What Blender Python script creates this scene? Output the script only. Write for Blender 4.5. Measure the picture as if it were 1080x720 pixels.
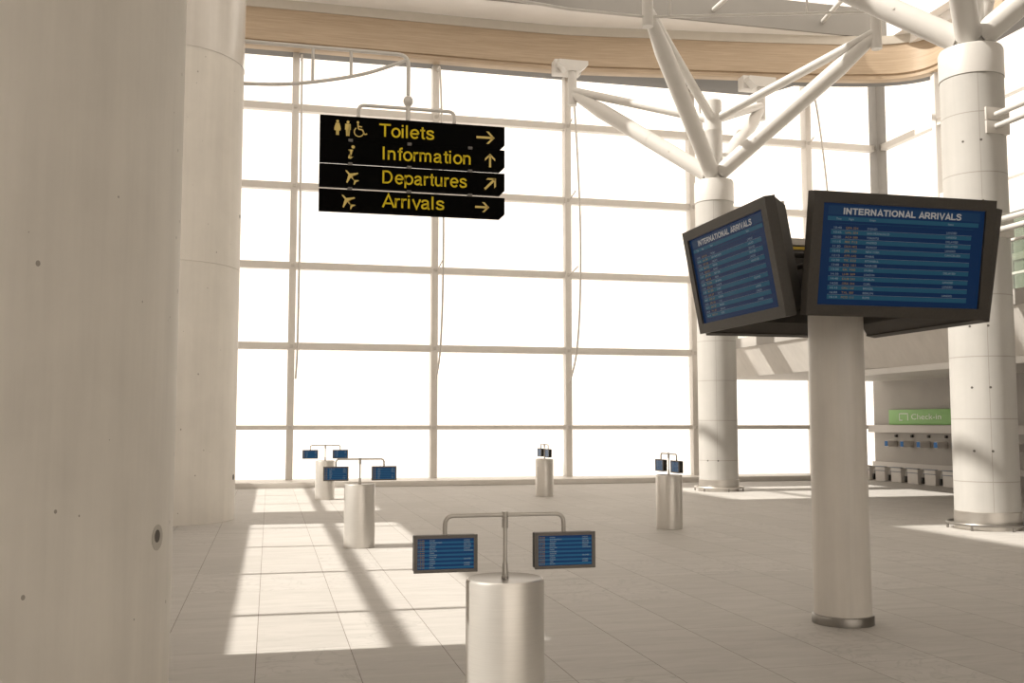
import bpy, bmesh, math, random
from mathutils import Vector, Matrix
random.seed(4)
for _o in list(bpy.data.objects): bpy.data.objects.remove(_o)
sc = bpy.context.scene
COL = sc.collection
S = 1.845            # metres per drawing unit (the eye height)

# ------------------------------------------------------------------ camera
cam_d = bpy.data.cameras.new('camera'); cam = bpy.data.objects.new('camera', cam_d); COL.objects.link(cam)
cam_d.sensor_fit = 'HORIZONTAL'; cam_d.sensor_width = 36.0; cam_d.lens = 36.0 * 1061.15 / 1080.0
cam_d.clip_start = 0.05; cam_d.clip_end = 300
YAW, PITCH = 0.23597, 0.08097
cam.location = (0, 0, S)
cam.rotation_euler = (math.pi / 2 + PITCH, 0, -YAW)
sc.camera = cam
# ------------------------------------------------------------------ light
EL = math.radians(43.0)
w = bpy.data.worlds.new('sky'); sc.world = w; w.use_nodes = True
bg = w.node_tree.nodes['Background']; bg.inputs['Color'].default_value = (1.0, 0.89, 0.765, 1); bg.inputs['Strength'].default_value = 1.95
sd = bpy.data.lights.new('sun', 'SUN'); sd.energy = 7.4; sd.angle = math.radians(0.8); sd.color = (1.0, 0.945, 0.86)
sun = bpy.data.objects.new('sun', sd); COL.objects.link(sun); sun.location = (-20, 5, 25)
_d = Vector((math.cos(EL), -0.03 * math.cos(EL), -math.sin(EL)))
sun.rotation_euler = _d.to_track_quat('-Z', 'Y').to_euler()
vs = sc.view_settings; vs.view_transform = 'Standard'; vs.look = 'None'; vs.gamma = 1.0; vs.use_curve_mapping = False; vs.exposure = 0.0

# ------------------------------------------------------------------ materials
def newmat(name):
    m = bpy.data.materials.new(name); m.use_nodes = True
    return m, m.node_tree.nodes, m.node_tree.links, m.node_tree.nodes['Principled BSDF']
def coords(n, l, scale=(1, 1, 1), out='Object'):
    tc = n.new('ShaderNodeTexCoord'); mp = n.new('ShaderNodeMapping'); mp.inputs['Scale'].default_value = scale
    l.new(tc.outputs[out], mp.inputs[0]); return mp.outputs[0]
def noise(n, l, vec, scale, detail=4, rough=.55):
    t = n.new('ShaderNodeTexNoise'); t.inputs['Scale'].default_value = scale; t.inputs['Detail'].default_value = detail
    t.inputs['Roughness'].default_value = rough; l.new(vec, t.inputs['Vector']); return t.outputs['Fac']
def ramp(n, l, fac, stops):
    r = n.new('ShaderNodeValToRGB'); l.new(fac, r.inputs[0]); e = r.color_ramp.elements
    while len(e) < len(stops): e.new(.5)
    for k, (p, c) in enumerate(stops): e[k].position = p; e[k].color = (c[0], c[1], c[2], 1) if hasattr(c, '__len__') else (c, c, c, 1)
    return r.outputs[0]
def mul(n, l, a, b, fac=1.0, mode='MULTIPLY'):
    x = n.new('ShaderNodeMix'); x.data_type = 'RGBA'; x.blend_type = mode
    if hasattr(fac, 'links'): l.new(fac, x.inputs[0])
    else: x.inputs[0].default_value = fac
    for v, i in ((a, 6), (b, 7)):
        if isinstance(v, tuple): x.inputs[i].default_value = (*v, 1)
        else: l.new(v, x.inputs[i])
    return x.outputs[2]
def mth(n, l, op, a, b=None, c=None):
    x = n.new('ShaderNodeMath'); x.operation = op
    for i, v in enumerate((a, b, c)):
        if v is None: continue
        if hasattr(v, 'links'): l.new(v, x.inputs[i])
        else: x.inputs[i].default_value = v
    return x.outputs[0]
def paint(name, col, rough=.5, metal=0., var=.06, scale=3., spec=.5, aniso=(1, 1, 1), lo=.3, hi=.7):
    m, n, l, b = newmat(name)
    v = coords(n, l, aniso); f = noise(n, l, v, scale)
    c0 = tuple(x * (1 - var) for x in col); c1 = tuple(min(1, x * (1 + var)) for x in col)
    l.new(ramp(n, l, f, [(lo, c0), (hi, c1)]), b.inputs['Base Color'])
    b.inputs['Roughness'].default_value = rough; b.inputs['Metallic'].default_value = metal
    b.inputs['Specular IOR Level'].default_value = spec
    return m
def glow(name, col, strength, rough=.25):
    m, n, l, b = newmat(name)
    f = noise(n, l, coords(n, l), 60.); l.new(ramp(n, l, f, [(0, tuple(x * .94 for x in col)), (1, col)]), b.inputs['Emission Color'])
    b.inputs['Base Color'].default_value = (col[0] * .3, col[1] * .3, col[2] * .3, 1); b.inputs['Emission Strength'].default_value = strength
    b.inputs['Roughness'].default_value = rough; b.inputs['Specular IOR Level'].default_value = .08
    return m
def concrete(name, col, pits=True, joints=None, rough=.6, streak=.05, center=(0, 0), coat=0.):
    """board-cast concrete: soft vertical streaks, blotches, small air holes, optional joint lines"""
    m, n, l, b = newmat(name)
    v = coords(n, l)
    f1 = noise(n, l, coords(n, l, (2.6, 2.6, .16)), 1.6, 6, .6)
    f2 = noise(n, l, v, .9, 5, .6)
    c = ramp(n, l, f1, [(.3, tuple(x * (1 - streak) for x in col)), (.7, tuple(x * (1 + streak) for x in col))])
    c = mul(n, l, c, ramp(n, l, f2, [(.3, .93), (.7, 1.04)]))
    if pits:
        vo = n.new('ShaderNodeTexVoronoi'); vo.inputs['Scale'].default_value = 7.5; vo.inputs['Randomness'].default_value = 1.
        l.new(coords(n, l, (1, 1, .75)), vo.inputs['Vector'])
        sep = n.new('ShaderNodeSeparateColor'); l.new(vo.outputs['Color'], sep.inputs[0])
        rad = mth(n, l, 'MULTIPLY', mth(n, l, 'POWER', sep.outputs[0], 3.5), .105)
        msk = mth(n, l, 'GREATER_THAN', rad, vo.outputs['Distance'])
        c = mul(n, l, c, (.38, .36, .34), mth(n, l, 'MULTIPLY', msk, .85))
    if joints:
        z0, dz, sx = joints
        tc = n.new('ShaderNodeTexCoord'); sp = n.new('ShaderNodeSeparateXYZ'); l.new(tc.outputs['Object'], sp.inputs[0])
        q = mth(n, l, 'PINGPONG', mth(n, l, 'SUBTRACT', sp.outputs[2], z0 * S), dz * S / 2)
        # PINGPONG gives distance to nearest multiple of dz
        lz = mth(n, l, 'LESS_THAN', q, .009)
        a = mth(n, l, 'ARCTAN2', sp.outputs[1], sp.outputs[0])
        qa = mth(n, l, 'PINGPONG', mth(n, l, 'SUBTRACT', a, sx), math.pi / 2)
        la = mth(n, l, 'LESS_THAN', qa, .010)
        c = mul(n, l, c, (.66, .63, .60), mth(n, l, 'MULTIPLY', mth(n, l, 'MAXIMUM', lz, la), .8))
    l.new(c, b.inputs['Base Color']); b.inputs['Roughness'].default_value = rough
    b.inputs['Specular IOR Level'].default_value = .4
    b.inputs['Coat Weight'].default_value = coat; b.inputs['Coat Roughness'].default_value = .12
    bp = n.new('ShaderNodeBump'); bp.inputs['Strength'].default_value = .08; bp.inputs['Distance'].default_value = .02
    l.new(f1, bp.inputs['Height']); l.new(bp.outputs[0], b.inputs['Normal'])
    return m
def floor_mat():
    m, n, l, b = newmat('marble_tile')
    tc = n.new('ShaderNodeTexCoord'); sp = n.new('ShaderNodeSeparateXYZ'); l.new(tc.outputs['Object'], sp.inputs[0])
    tx, ty = .40641 * S, .81562 * S
    u = mth(n, l, 'DIVIDE', mth(n, l, 'ADD', sp.outputs[0], .03604 * S + tx * 40), tx)
    v = mth(n, l, 'DIVIDE', mth(n, l, 'SUBTRACT', sp.outputs[1], 3.03668 * S - ty * 40), ty)
    fu, fv = mth(n, l, 'FRACT', u), mth(n, l, 'FRACT', v)
    du = mth(n, l, 'PINGPONG', fu, .5); dv = mth(n, l, 'PINGPONG', fv, .5)
    gu = mth(n, l, 'LESS_THAN', mth(n, l, 'MULTIPLY', du, tx), .0032)
    gv = mth(n, l, 'LESS_THAN', mth(n, l, 'MULTIPLY', dv, ty), .0026)
    g = mth(n, l, 'MAXIMUM', gu, mth(n, l, 'MULTIPLY', gv, .75))
    cb = n.new('ShaderNodeCombineXYZ'); l.new(mth(n, l, 'FLOOR', u), cb.inputs[0]); l.new(mth(n, l, 'FLOOR', v), cb.inputs[1])
    wn = n.new('ShaderNodeTexWhiteNoise'); wn.noise_dimensions = '2D'; l.new(cb.outputs[0], wn.inputs['Vector'])
    rnd = wn.outputs['Value']
    off = n.new('ShaderNodeVectorMath'); off.operation = 'MULTIPLY_ADD'; l.new(wn.outputs['Color'], off.inputs[0]); off.inputs[1].default_value = (17, 23, 9); l.new(tc.outputs['Object'], off.inputs[2])
    mp = n.new('ShaderNodeMapping'); mp.inputs['Scale'].default_value = (.55, 3.6, 1); mp.inputs['Rotation'].default_value = (0, 0, .06); l.new(off.outputs[0], mp.inputs[0])
    nz = n.new('ShaderNodeTexNoise'); nz.inputs['Scale'].default_value = 2.2; nz.inputs['Detail'].default_value = 8; nz.inputs['Roughness'].default_value = .62; nz.inputs['Distortion'].default_value = .55
    l.new(mp.outputs[0], nz.inputs['Vector'])
    veins = ramp(n, l, nz.outputs['Fac'], [(.34, .87), (.45, .965), (.5, .925), (.53, .99), (.75, 1.015)])
    nz2 = n.new('ShaderNodeTexNoise'); nz2.inputs['Scale'].default_value = 2.6; nz2.inputs['Detail'].default_value = 6; nz2.inputs['Distortion'].default_value = 1.6; l.new(off.outputs[0], nz2.inputs['Vector'])
    crack = ramp(n, l, nz2.outputs['Fac'], [(.47, 1.0), (.5, .80), (.53, 1.0)])
    has = mth(n, l, 'GREATER_THAN', rnd, .72)
    base = ramp(n, l, rnd, [(0, (.44, .42, .395)), (1, (.475, .455, .43))])
    c = mul(n, l, base, veins); c = mul(n, l, c, crack, mth(n, l, 'MULTIPLY', has, .7))
    c = mul(n, l, c, (.42, .38, .35), g)
    l.new(c, b.inputs['Base Color']); b.inputs['Roughness'].default_value = .62; b.inputs['Specular IOR Level'].default_value = .12
    return m
def wood_mat():
    m, n, l, b = newmat('pale_wood')
    f = noise(n, l, coords(n, l, (.25, .25, 6)), 4., 6, .6); f2 = noise(n, l, coords(n, l, (.12, .12, 22)), 5., 4)
    c = ramp(n, l, f, [(.3, (.37, .28, .19)), (.7, (.46, .355, .25))]); c = mul(n, l, c, ramp(n, l, f2, [(.35, .86), (.6, 1.04)]))
    l.new(c, b.inputs['Base Color']); b.inputs['Roughness'].default_value = .5; return m
def glass_mat(name, tint=(1, 1, 1), refl=.05):
    m, n, l, b = newmat(name); n.remove(b)
    out = n['Material Output']; t = n.new('ShaderNodeBsdfTransparent'); g = n.new('ShaderNodeBsdfGlossy'); mx = n.new('ShaderNodeMixShader')
    f = noise(n, l, coords(n, l), .3); l.new(ramp(n, l, f, [(0, tint), (1, tuple(x * .995 for x in tint))]), t.inputs[0])
    g.inputs['Roughness'].default_value = .02; mx.inputs[0].default_value = refl
    l.new(t.outputs[0], mx.inputs[1]); l.new(g.outputs[0], mx.inputs[2]); l.new(mx.outputs[0], out.inputs[0]); return m
def steel_mat(name, col, rough=.34, aniso=(1, 1, 30), metal=1.0):
    m, n, l, b = newmat(name)
    f = noise(n, l, coords(n, l, aniso), 6., 3)
    l.new(ramp(n, l, f, [(.3, tuple(x * .94 for x in col)), (.7, col)]), b.inputs['Base Color'])
    l.new(mth(n, l, 'MULTIPLY_ADD', f, .12, rough - .06), b.inputs['Roughness'])
    b.inputs['Metallic'].default_value = metal; return m

M = {}
M['floor'] = floor_mat(); M['wood'] = wood_mat()
M['frame'] = paint('window_frame_paint', (.66, .63, .59), .45, var=.03)
M['white'] = paint('white_steel_paint', (.56, .54, .51), .38, var=.02)
M['rod'] = paint('rod_paint', (.55, .52, .48), .4, var=.03)
M['ceil'] = paint('ceiling_plaster', (.84, .82, .80), .7, var=.03, scale=1.)
M['postdark'] = paint('corner_post_paint', (.22, .21, .195), .5, var=.03)
M['wellshade'] = paint('skylight_well_shade', (.25, .238, .22), .7, var=.03, scale=1.)  # shade on the well's far wall, put into the colour
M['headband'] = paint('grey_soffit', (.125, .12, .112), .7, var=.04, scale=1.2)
M['strip'] = paint('beige_strip', (.52, .48, .42), .6, var=.03)
M['conc'] = concrete('pillar_concrete', (.69, .655, .595), streak=.07)
M['conc2'] = concrete('pillar_concrete_pale', (.73, .695, .64))
M['polished'] = concrete('polished_collar', (.70, .665, .62), pits=False, rough=.25, coat=.4)
M['col'] = concrete('column_concrete', (.43, .415, .39), pits=False, joints=(.452, .588, -2.05))
M['pillar'] = concrete('grey_column_concrete', (.68, .645, .595), pits=False, rough=.4, streak=.10, coat=.15)
M['slope'] = concrete('gallery_concrete', (.60, .57, .53), pits=True, rough=.6)
M['wall'] = paint('grey_wall', (.50, .475, .45), .7, var=.03, scale=.6)
M['darkwall'] = paint('dark_grey_wall', (.35, .33, .305), .7, var=.05, scale=.8)
M['steel'] = steel_mat('brushed_steel', (.70, .672, .63), .36, metal=.6)
M['tube'] = paint('satin_tube', (.50, .475, .44), .32, metal=.5, var=.02)
M['plinth'] = steel_mat('plinth_steel', (.62, .59, .55), .4)
M['darkring'] = steel_mat('dark_ring_steel', (.30, .285, .265), .4)
M['case'] = paint('monitor_case', (.050, .044, .037), .5, var=.08, scale=40., spec=.4)
M['casedark'] = paint('monitor_case_dark', (.022, .019, .016), .55, var=.1, scale=40., spec=.3)
M['bezel_small'] = paint('small_bezel', (.115, .105, .095), .5, var=.06, scale=40.)
M['scr'] = glow('screen_blue', (.008, .026, .075), .58)
M['scr_row'] = glow('screen_teal', (.02, .078, .125), .56)
M['scr_hdr'] = glow('screen_header_blue', (.014, .040, .09), .55)
M['scr_txt'] = glow('screen_lettering', (.36, .34, .32), .6)
M['scr_dim'] = glow('screen_small_lettering', (.20, .25, .28), .6)
M['scr_or'] = glow('screen_orange_lettering', (.30, .19, .06), .45)
M['scrs'] = glow('small_screen_blue', (.012, .040, .11), .7)
M['scrs_row'] = glow('small_screen_teal', (.02, .09, .17), .75)
M['black'] = paint('sign_black', (.0025, .0024, .0022), .8, var=.02, spec=.02)
M['yellow'] = paint('sign_yellow', (.62, .47, .02), .6, var=.02, spec=.1)
M['cream'] = paint('sign_gold', (.60, .47, .16), .6, var=.02, spec=.1)
M['green'] = paint('checkin_green', (.20, .42, .12), .5, var=.03)
M['signwhite'] = paint('sign_white', (.75, .78, .72), .5, var=.02)
M['chk'] = glow('checkin_screen_blue', (.03, .10, .22), .6)
M['glass'] = glass_mat('window_glass')
M['greenglass'] = glass_mat('green_glass', (.42, .47, .41), .1)
M['balglass'] = glass_mat('balustrade_glass', (.86, .9, .87), .08)
M['ringmark'] = paint('concrete_ring_mark', (.46, .43, .385), .8, var=.05)
M['hole'] = paint('dark_hole', (.10, .09, .08), .9, var=.1)
M['clamp'] = paint('clamp_grey', (.12, .11, .10), .5, var=.05)
M['bluebar'] = paint('blue_grey_bar', (.14, .17, .22), .5, var=.05)
M['counter'] = paint('counter_laminate', (.62, .59, .56), .5, var=.03)
M['tapeyellow'] = paint('yellow_tape', (.55, .38, .03), .6, var=.05)

# ------------------------------------------------------------------ mesh helpers (all lengths in drawing units)
class MB:
    def __init__(s): s.bm = bmesh.new()
    def quad(s, pts):
        vsx = [s.bm.verts.new(Vector(p) * S) for p in pts]; return s.bm.faces.new(vsx)
    def box(s, x0, y0, z0, x1, y1, z1, bev=0, rot=None, piv=None):
        r = bmesh.ops.create_cube(s.bm, size=1.0); v = r['verts']
        for q in v:
            q.co = Vector(((x0 + x1) / 2 + q.co.x * (x1 - x0), (y0 + y1) / 2 + q.co.y * (y1 - y0), (z0 + z1) / 2 + q.co.z * (z1 - z0)))
            if rot is not None: p = Vector(piv); q.co = rot @ (q.co - p) + p
            q.co *= S
        if bev:
            es = list({e for q in v for e in q.link_edges}); bmesh.ops.bevel(s.bm, geom=es, offset=bev * S, segments=2, affect='EDGES', profile=.6)
        return s
    def prism(s, poly, axis, a, b):
        """poly: 2D points, extruded along axis ('x','y','z') from a to b"""
        def P(p, t): return {'x': (t, p[0], p[1]), 'y': (p[0], t, p[1]), 'z': (p[0], p[1], t)}[axis]
        A = [s.bm.verts.new(Vector(P(p, a)) * S) for p in poly]; B = [s.bm.verts.new(Vector(P(p, b)) * S) for p in poly]
        k = len(poly)
        for i in range(k): s.bm.faces.new((A[i], A[(i + 1) % k], B[(i + 1) % k], B[i]))
        fa = s.bm.faces.new(A[::-1]); fb = s.bm.faces.new(B)
        bmesh.ops.triangulate(s.bm, faces=[fa, fb])
        return s
    def tube(s, pts, r, seg=16, caps=True, r1=None):
        pts = [Vector(p) for p in pts]; rings = []; n = len(pts)
        up = None
        for i, p in enumerate(pts):
            t = (pts[min(i + 1, n - 1)] - pts[max(i - 1, 0)]).normalized()
            if up is None:
                up = Vector((0, 0, 1)) if abs(t.z) < .9 else Vector((0, 1, 0))
            a = t.cross(up).normalized(); b2 = a.cross(t).normalized(); up = b2
            rr = r if r1 is None else r + (r1 - r) * i / (n - 1)
            rings.append([s.bm.verts.new((p + (a * math.cos(2 * math.pi * k / seg) + b2 * math.sin(2 * math.pi * k / seg)) * rr) * S) for k in range(seg)])
        for i in range(n - 1):
            for k in range(seg):
                f = s.bm.faces.new((rings[i][k], rings[i][(k + 1) % seg], rings[i + 1][(k + 1) % seg], rings[i + 1][k])); f.smooth = True
        if caps: s.bm.faces.new(rings[0][::-1]); s.bm.faces.new(rings[-1])
        return s
    def lathe(s, c, prof, seg=64, sharp=True):
        """prof: (radius, z) outline from bottom to top around c=(x,y)"""
        rings = []
        for r, z in prof:
            if r <= 0: rings.append([s.bm.verts.new(Vector((c[0], c[1], z)) * S)])
            else: rings.append([s.bm.verts.new(Vector((c[0] + r * math.cos(2 * math.pi * k / seg), c[1] + r * math.sin(2 * math.pi * k / seg), z)) * S) for k in range(seg)])
        for i in range(len(rings) - 1):
            A, B = rings[i], rings[i + 1]
            for k in range(seg):
                k2 = (k + 1) % seg
                if len(A) == 1 and len(B) == 1: continue
                if len(A) == 1: f = s.bm.faces.new((A[0], B[k2], B[k]))
                elif len(B) == 1: f = s.bm.faces.new((A[k], A[k2], B[0]))
                else: f = s.bm.faces.new((A[k], A[k2], B[k2], B[k]))
                f.smooth = True
        return s
    def ball(s, c, r, sx=1, sy=1, sz=1):
        rr = bmesh.ops.create_uvsphere(s.bm, u_segments=24, v_segments=14, radius=1)
        for q in rr['verts']: q.co = (Vector(c) + Vector((q.co.x * r * sx, q.co.y * r * sy, q.co.z * r * sz))) * S
        for f in {f for q in rr['verts'] for f in q.link_faces}: f.smooth = True
        return s
    def build(s, name, mat, parent=None, kind=None, label=None):
        if parent is not None:
            root = parent
            while root.parent is not None: root = root.parent
            off = root.location
            for v in s.bm.verts: v.co -= off
        bmesh.ops.recalc_face_normals(s.bm, faces=s.bm.faces[:])
        me = bpy.data.meshes.new(name); s.bm.to_mesh(me); s.bm.free()
        if mat: me.materials.append(mat)
        try: me.set_sharp_from_angle(angle=math.radians(38))
        except Exception: pass
        o = bpy.data.objects.new(name, me); COL.objects.link(o)
        if parent is not None: o.parent = parent
        if kind: o['kind'] = kind
        if label: o['label'] = label
        return o
def bend(p, r=.03, n=6):
    """polyline with rounded corners"""
    p = [Vector(q) for q in p]; out = [p[0]]
    for i in range(1, len(p) - 1):
        a = (p[i - 1] - p[i]); b = (p[i + 1] - p[i]); ra = min(r, a.length * .49, b.length * .49)
        A = p[i] + a.normalized() * ra; B = p[i] + b.normalized() * ra
        for k in range(n + 1):
            t = k / n; out.append(A * (1 - t) ** 2 + p[i] * 2 * t * (1 - t) + B * t * t)
    out.append(p[-1]); return out
def spline(p, n=8):
    p = [Vector(q) for q in p]; out = []
    for i in range(len(p) - 1):
        p0 = p[max(i - 1, 0)]; p1 = p[i]; p2 = p[i + 1]; p3 = p[min(i + 2, len(p) - 1)]
        for k in range(n):
            t = k / n
            out.append(.5 * ((2 * p1) + (-p0 + p2) * t + (2 * p0 - 5 * p1 + 4 * p2 - p3) * t * t + (-p0 + 3 * p1 - 3 * p2 + p3) * t ** 3))
    out.append(p[-1]); return out
def thing(name, loc, label, cat, group=None):
    o = bpy.data.objects.new(name, None); COL.objects.link(o); o.location = Vector(loc) * S; o.empty_display_size = .2
    return tag(o, label, cat, group)
def tag(o, label, cat, group=None):
    o['label'] = label; o['category'] = cat
    if group: o['group'] = group
    return o
def struct(name, mb, mat): return mb.build(name, mat, kind='structure')
def structroot(name, loc=(0, 0, 0)):
    o = bpy.data.objects.new(name, None); COL.objects.link(o); o.location = Vector(loc) * S; o['kind'] = 'structure'; return o
def copytree(o, loc, rz, label, group=None):
    c = o.copy(); COL.objects.link(c); c.location = Vector(loc) * S; c.rotation_euler = (0, 0, rz); c['label'] = label
    if group: c['group'] = group
    for ch in list(o.children):
        d = ch.copy(); COL.objects.link(d); d.parent = c
        for g in ch.children:
            e = g.copy(); COL.objects.link(e); e.parent = d
    return c
def font_geo(body, bold=0.0, shear=0.0, align='LEFT'):
    cu = bpy.data.curves.new('lettering', 'FONT'); cu.body = body; cu.size = 1; cu.offset = bold; cu.shear = shear; cu.align_x = align; cu.resolution_u = 3
    o = bpy.data.objects.new('lettering', cu); COL.objects.link(o); bpy.context.view_layer.update()
    me = bpy.data.meshes.new_from_object(o.evaluated_get(bpy.context.evaluated_depsgraph_get()))
    vs_ = [v.co.copy() for v in me.vertices]; fs = [tuple(p.vertices) for p in me.polygons]
    bpy.data.objects.remove(o); bpy.data.curves.remove(cu); bpy.data.meshes.remove(me); return vs_, fs
def add_text(mb, body, place, x, y, h=None, w=None, wmax=None, bold=0.0, shear=0.0, capref=.729):
    """place(u,v)->3D (drawing units). (x,y)=left baseline, h=cap height, w=exact width"""
    vs_, fs = font_geo(body, bold, shear)
    if not vs_: return
    x0 = min(v.x for v in vs_); x1 = max(v.x for v in vs_)
    sy = h / capref; sx = sy if w is None else w / (x1 - x0)
    if wmax and (x1 - x0) * sx > wmax: sx = wmax / (x1 - x0)
    nv = [mb.bm.verts.new(Vector(place(x + (v.x - x0) * sx, y + v.y * sy)) * S) for v in vs_]
    for f in fs:
        try: mb.bm.faces.new([nv[i] for i in f])
        except ValueError: pass


def _ell(cx, cy, rx, ry, a0, a1, n=22): return [(cx + rx * math.cos(math.radians(a0 + (a1 - a0) * k / n)), cy + ry * math.sin(math.radians(a0 + (a1 - a0) * k / n))) for k in range(n + 1)]
def _sp(p): return [(q.x, q.y) for q in spline([(a, b, 0) for a, b in p], 5)]
GL = {  # grotesque letters drawn as strokes: (strokes, advance), cap height 1
 'T': ([[(0, .94), (.82, .94)], [(.41, 0), (.41, .9)]], .86), 'o': ([_ell(.33, .365, .27, .325, 0, 360)], .74), 'i': ([[(.06, 0), (.06, .73)], [(.06, .87), (.06, 1)]], .30),
 'l': ([[(.06, 0), (.06, 1)]], .30), 'e': ([[(.08, .375), (.6, .375)], _ell(.33, .365, .27, .325, 2, 322)], .73),
 't': ([_sp([(.17, .93), (.17, .5), (.17, .2), (.2, .08), (.33, .05)]), [(0, .68), (.34, .68)]], .42),
 's': ([_sp([(.53, .54), (.43, .65), (.28, .68), (.12, .62), (.11, .47), (.3, .38), (.49, .29), (.50, .13), (.33, .05), (.13, .08), (.05, .22)])], .66),
 'I': ([[(.06, 0), (.06, 1)]], .36), 'n': ([[(.06, 0), (.06, .73)], _sp([(.06, .42), (.12, .6), (.28, .675), (.44, .62), (.49, .45), (.49, .2), (.49, 0)])], .72),
 'f': ([_sp([(.17, 0), (.17, .4), (.17, .8), (.22, .92), (.35, .945)]), [(0, .68), (.34, .68)]], .40), 'r': ([[(.06, 0), (.06, .73)], _sp([(.06, .40), (.11, .57), (.21, .66), (.36, .665)])], .45),
 'm': ([[(.06, 0), (.06, .73)], _sp([(.06, .42), (.11, .6), (.25, .675), (.38, .62), (.43, .45), (.43, .2), (.43, 0)]), _sp([(.43, .42), (.48, .6), (.62, .675), (.75, .62), (.80, .45), (.80, .2), (.80, 0)])], 1.03),
 'a': ([_sp([(.07, .52), (.14, .64), (.30, .68), (.44, .62), (.48, .5), (.48, .3), (.48, .12), (.52, .04), (.6, .05)]), _sp([(.48, .42), (.3, .385), (.13, .32), (.07, .2), (.11, .08), (.27, .05), (.42, .13), (.48, .25)])], .74),
 'D': ([[(.06, 0), (.06, 1)], [(.06, .94), (.32, .94)] + _ell(.32, .5, .38, .44, 90, -90)[1:-1] + [(.32, .06), (.06, .06)]], .95), 'p': ([[(.06, -.28), (.06, .73)], _ell(.335, .365, .27, .325, 0, 360)], .75),
 'u': ([_sp([(.06, .73), (.06, .5), (.06, .25), (.12, .1), (.26, .05), (.42, .13), (.49, .3)]), [(.49, 0), (.49, .73)]], .72), 'A': ([[(.04, 0), (.42, .99), (.80, 0)], [(.17, .31), (.67, .31)]], .86),
 'v': ([[(.04, .73), (.30, .02), (.56, .73)]], .61), ' ': ([], .42)}
GB = {  # heavy capitals
 'I': ([[(.11, 0), (.11, 1)]], .34), 'N': ([[(.11, 0), (.11, 1)], [(.11, .93), (.69, .07)], [(.69, 0), (.69, 1)]], .92), 'T': ([[(0, .9), (.78, .9)], [(.39, 0), (.39, .9)]], .84),
 'E': ([[(.11, 0), (.11, 1)], [(.11, .9), (.72, .9)], [(.11, .5), (.67, .5)], [(.11, .1), (.74, .1)]], .84), 'R': ([[(.11, 0), (.11, 1)], [(.11, .9), (.48, .9)] + _ell(.48, .67, .20, .23, 90, -90)[1:-1] + [(.48, .44), (.11, .44)], [(.45, .44), (.74, .0)]], .90),
 'A': ([[(.10, 0), (.44, .93), (.78, 0)], [(.22, .27), (.66, .27)]], .88), 'O': ([_ell(.47, .5, .37, .41, 0, 360, 28)], 1.02), 'L': ([[(.11, 0), (.11, 1)], [(.11, .1), (.68, .1)]], .76),
 'V': ([[(.08, 1), (.42, .07), (.76, 1)]], .86), 'S': ([_sp([(.70, .72), (.60, .87), (.40, .92), (.18, .86), (.15, .67), (.38, .55), (.62, .45), (.68, .27), (.55, .12), (.35, .08), (.15, .13), (.08, .30)])], .86), ' ': ([], .36)}
def stroke_text(mb, body, place, x, y, h, w, G=GL, wd=.132):
    tot = sum(G[c][1] for c in body); sx = w / (tot - .1); X = 0
    for c in body:
        for pl in G[c][0]:
            closed = (Vector(pl[0]) - Vector(pl[-1])).length < 1e-6 and len(pl) > 3
            pts = [Vector(p) for p in pl]; k = len(pts); L, Rr = [], []
            for i in range(k):
                if closed: a = pts[i - 1 if i else k - 2]; b = pts[i + 1 if i < k - 1 else 1]
                else: a = pts[max(i - 1, 0)]; b = pts[min(i + 1, k - 1)]
                p = pts[i]
                d1 = (p - a).normalized() if (p - a).length > 1e-9 else (b - p).normalized(); d2 = (b - p).normalized() if (b - p).length > 1e-9 else d1
                t = (d1 + d2).normalized(); nn = Vector((-t.y, t.x)); m = wd / 2 / max(.45, nn.dot(Vector((-d1.y, d1.x))))
                L.append(p + nn * m); Rr.append(p - nn * m)
            for i in range(k - 1):
                q = [Rr[i], Rr[i + 1], L[i + 1], L[i]]
                mb.quad([place(x + (X + v.x) * sx, y + v.y * h) for v in q])
        X += G[c][1]

# ================================================================== THE SETTING
YW = 16.80            # plane of the tall glass wall
XR = 11.25            # plane of the right-hand glass wall
XL = -2.2             # left wall (behind the round concrete pillars)
ZT = [.9286 + 1.3258 * k for k in range(5)]
HEAD = 7.13
# floor
struct('floor', MB().box(-2.6, -9, -.12, 13.2, 17.3, 0), M['floor'])

# --- glass wall at the far end
MX = [.325 + 2.3543 * k for k in range(-1, 5)]
win = structroot('window_1', (0, YW, 0))
for x in MX:
    MB().box(x - .055, YW - .1, .02, x + .055, YW + .1, 7.92, .008).build('mullion', M['frame'], win)
MB().box(XR - .10, YW - .16, .0, XR + .10, YW + .1, HEAD + .9, .01).build('corner_post', M['postdark'], win, label='broad corner post')
for k, z in enumerate(ZT):
    hh = .036 if k == 0 else .058
    MB().box(XL, YW - .07, z - hh, XR, YW + .07, z + hh, .006).build('transom', M['frame'], win)
MB().box(XL, YW - .74, 0, XR, YW + .25, .085, .008).build('window_sill', M['frame'], win)
MB().box(XL, YW - .006, .0766, XR, YW + .006, 7.92).build('glass_pane', M['glass'], win)
for x in MX:                                   # small bolt plates at the crossings
    pl = MB()
    for z in ZT: pl.box(x - .028, YW - .125, z - .028, x + .028, YW - .07, z + .028, .01)
    pl.build('bolt_plate', M['rod'], win)
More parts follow.
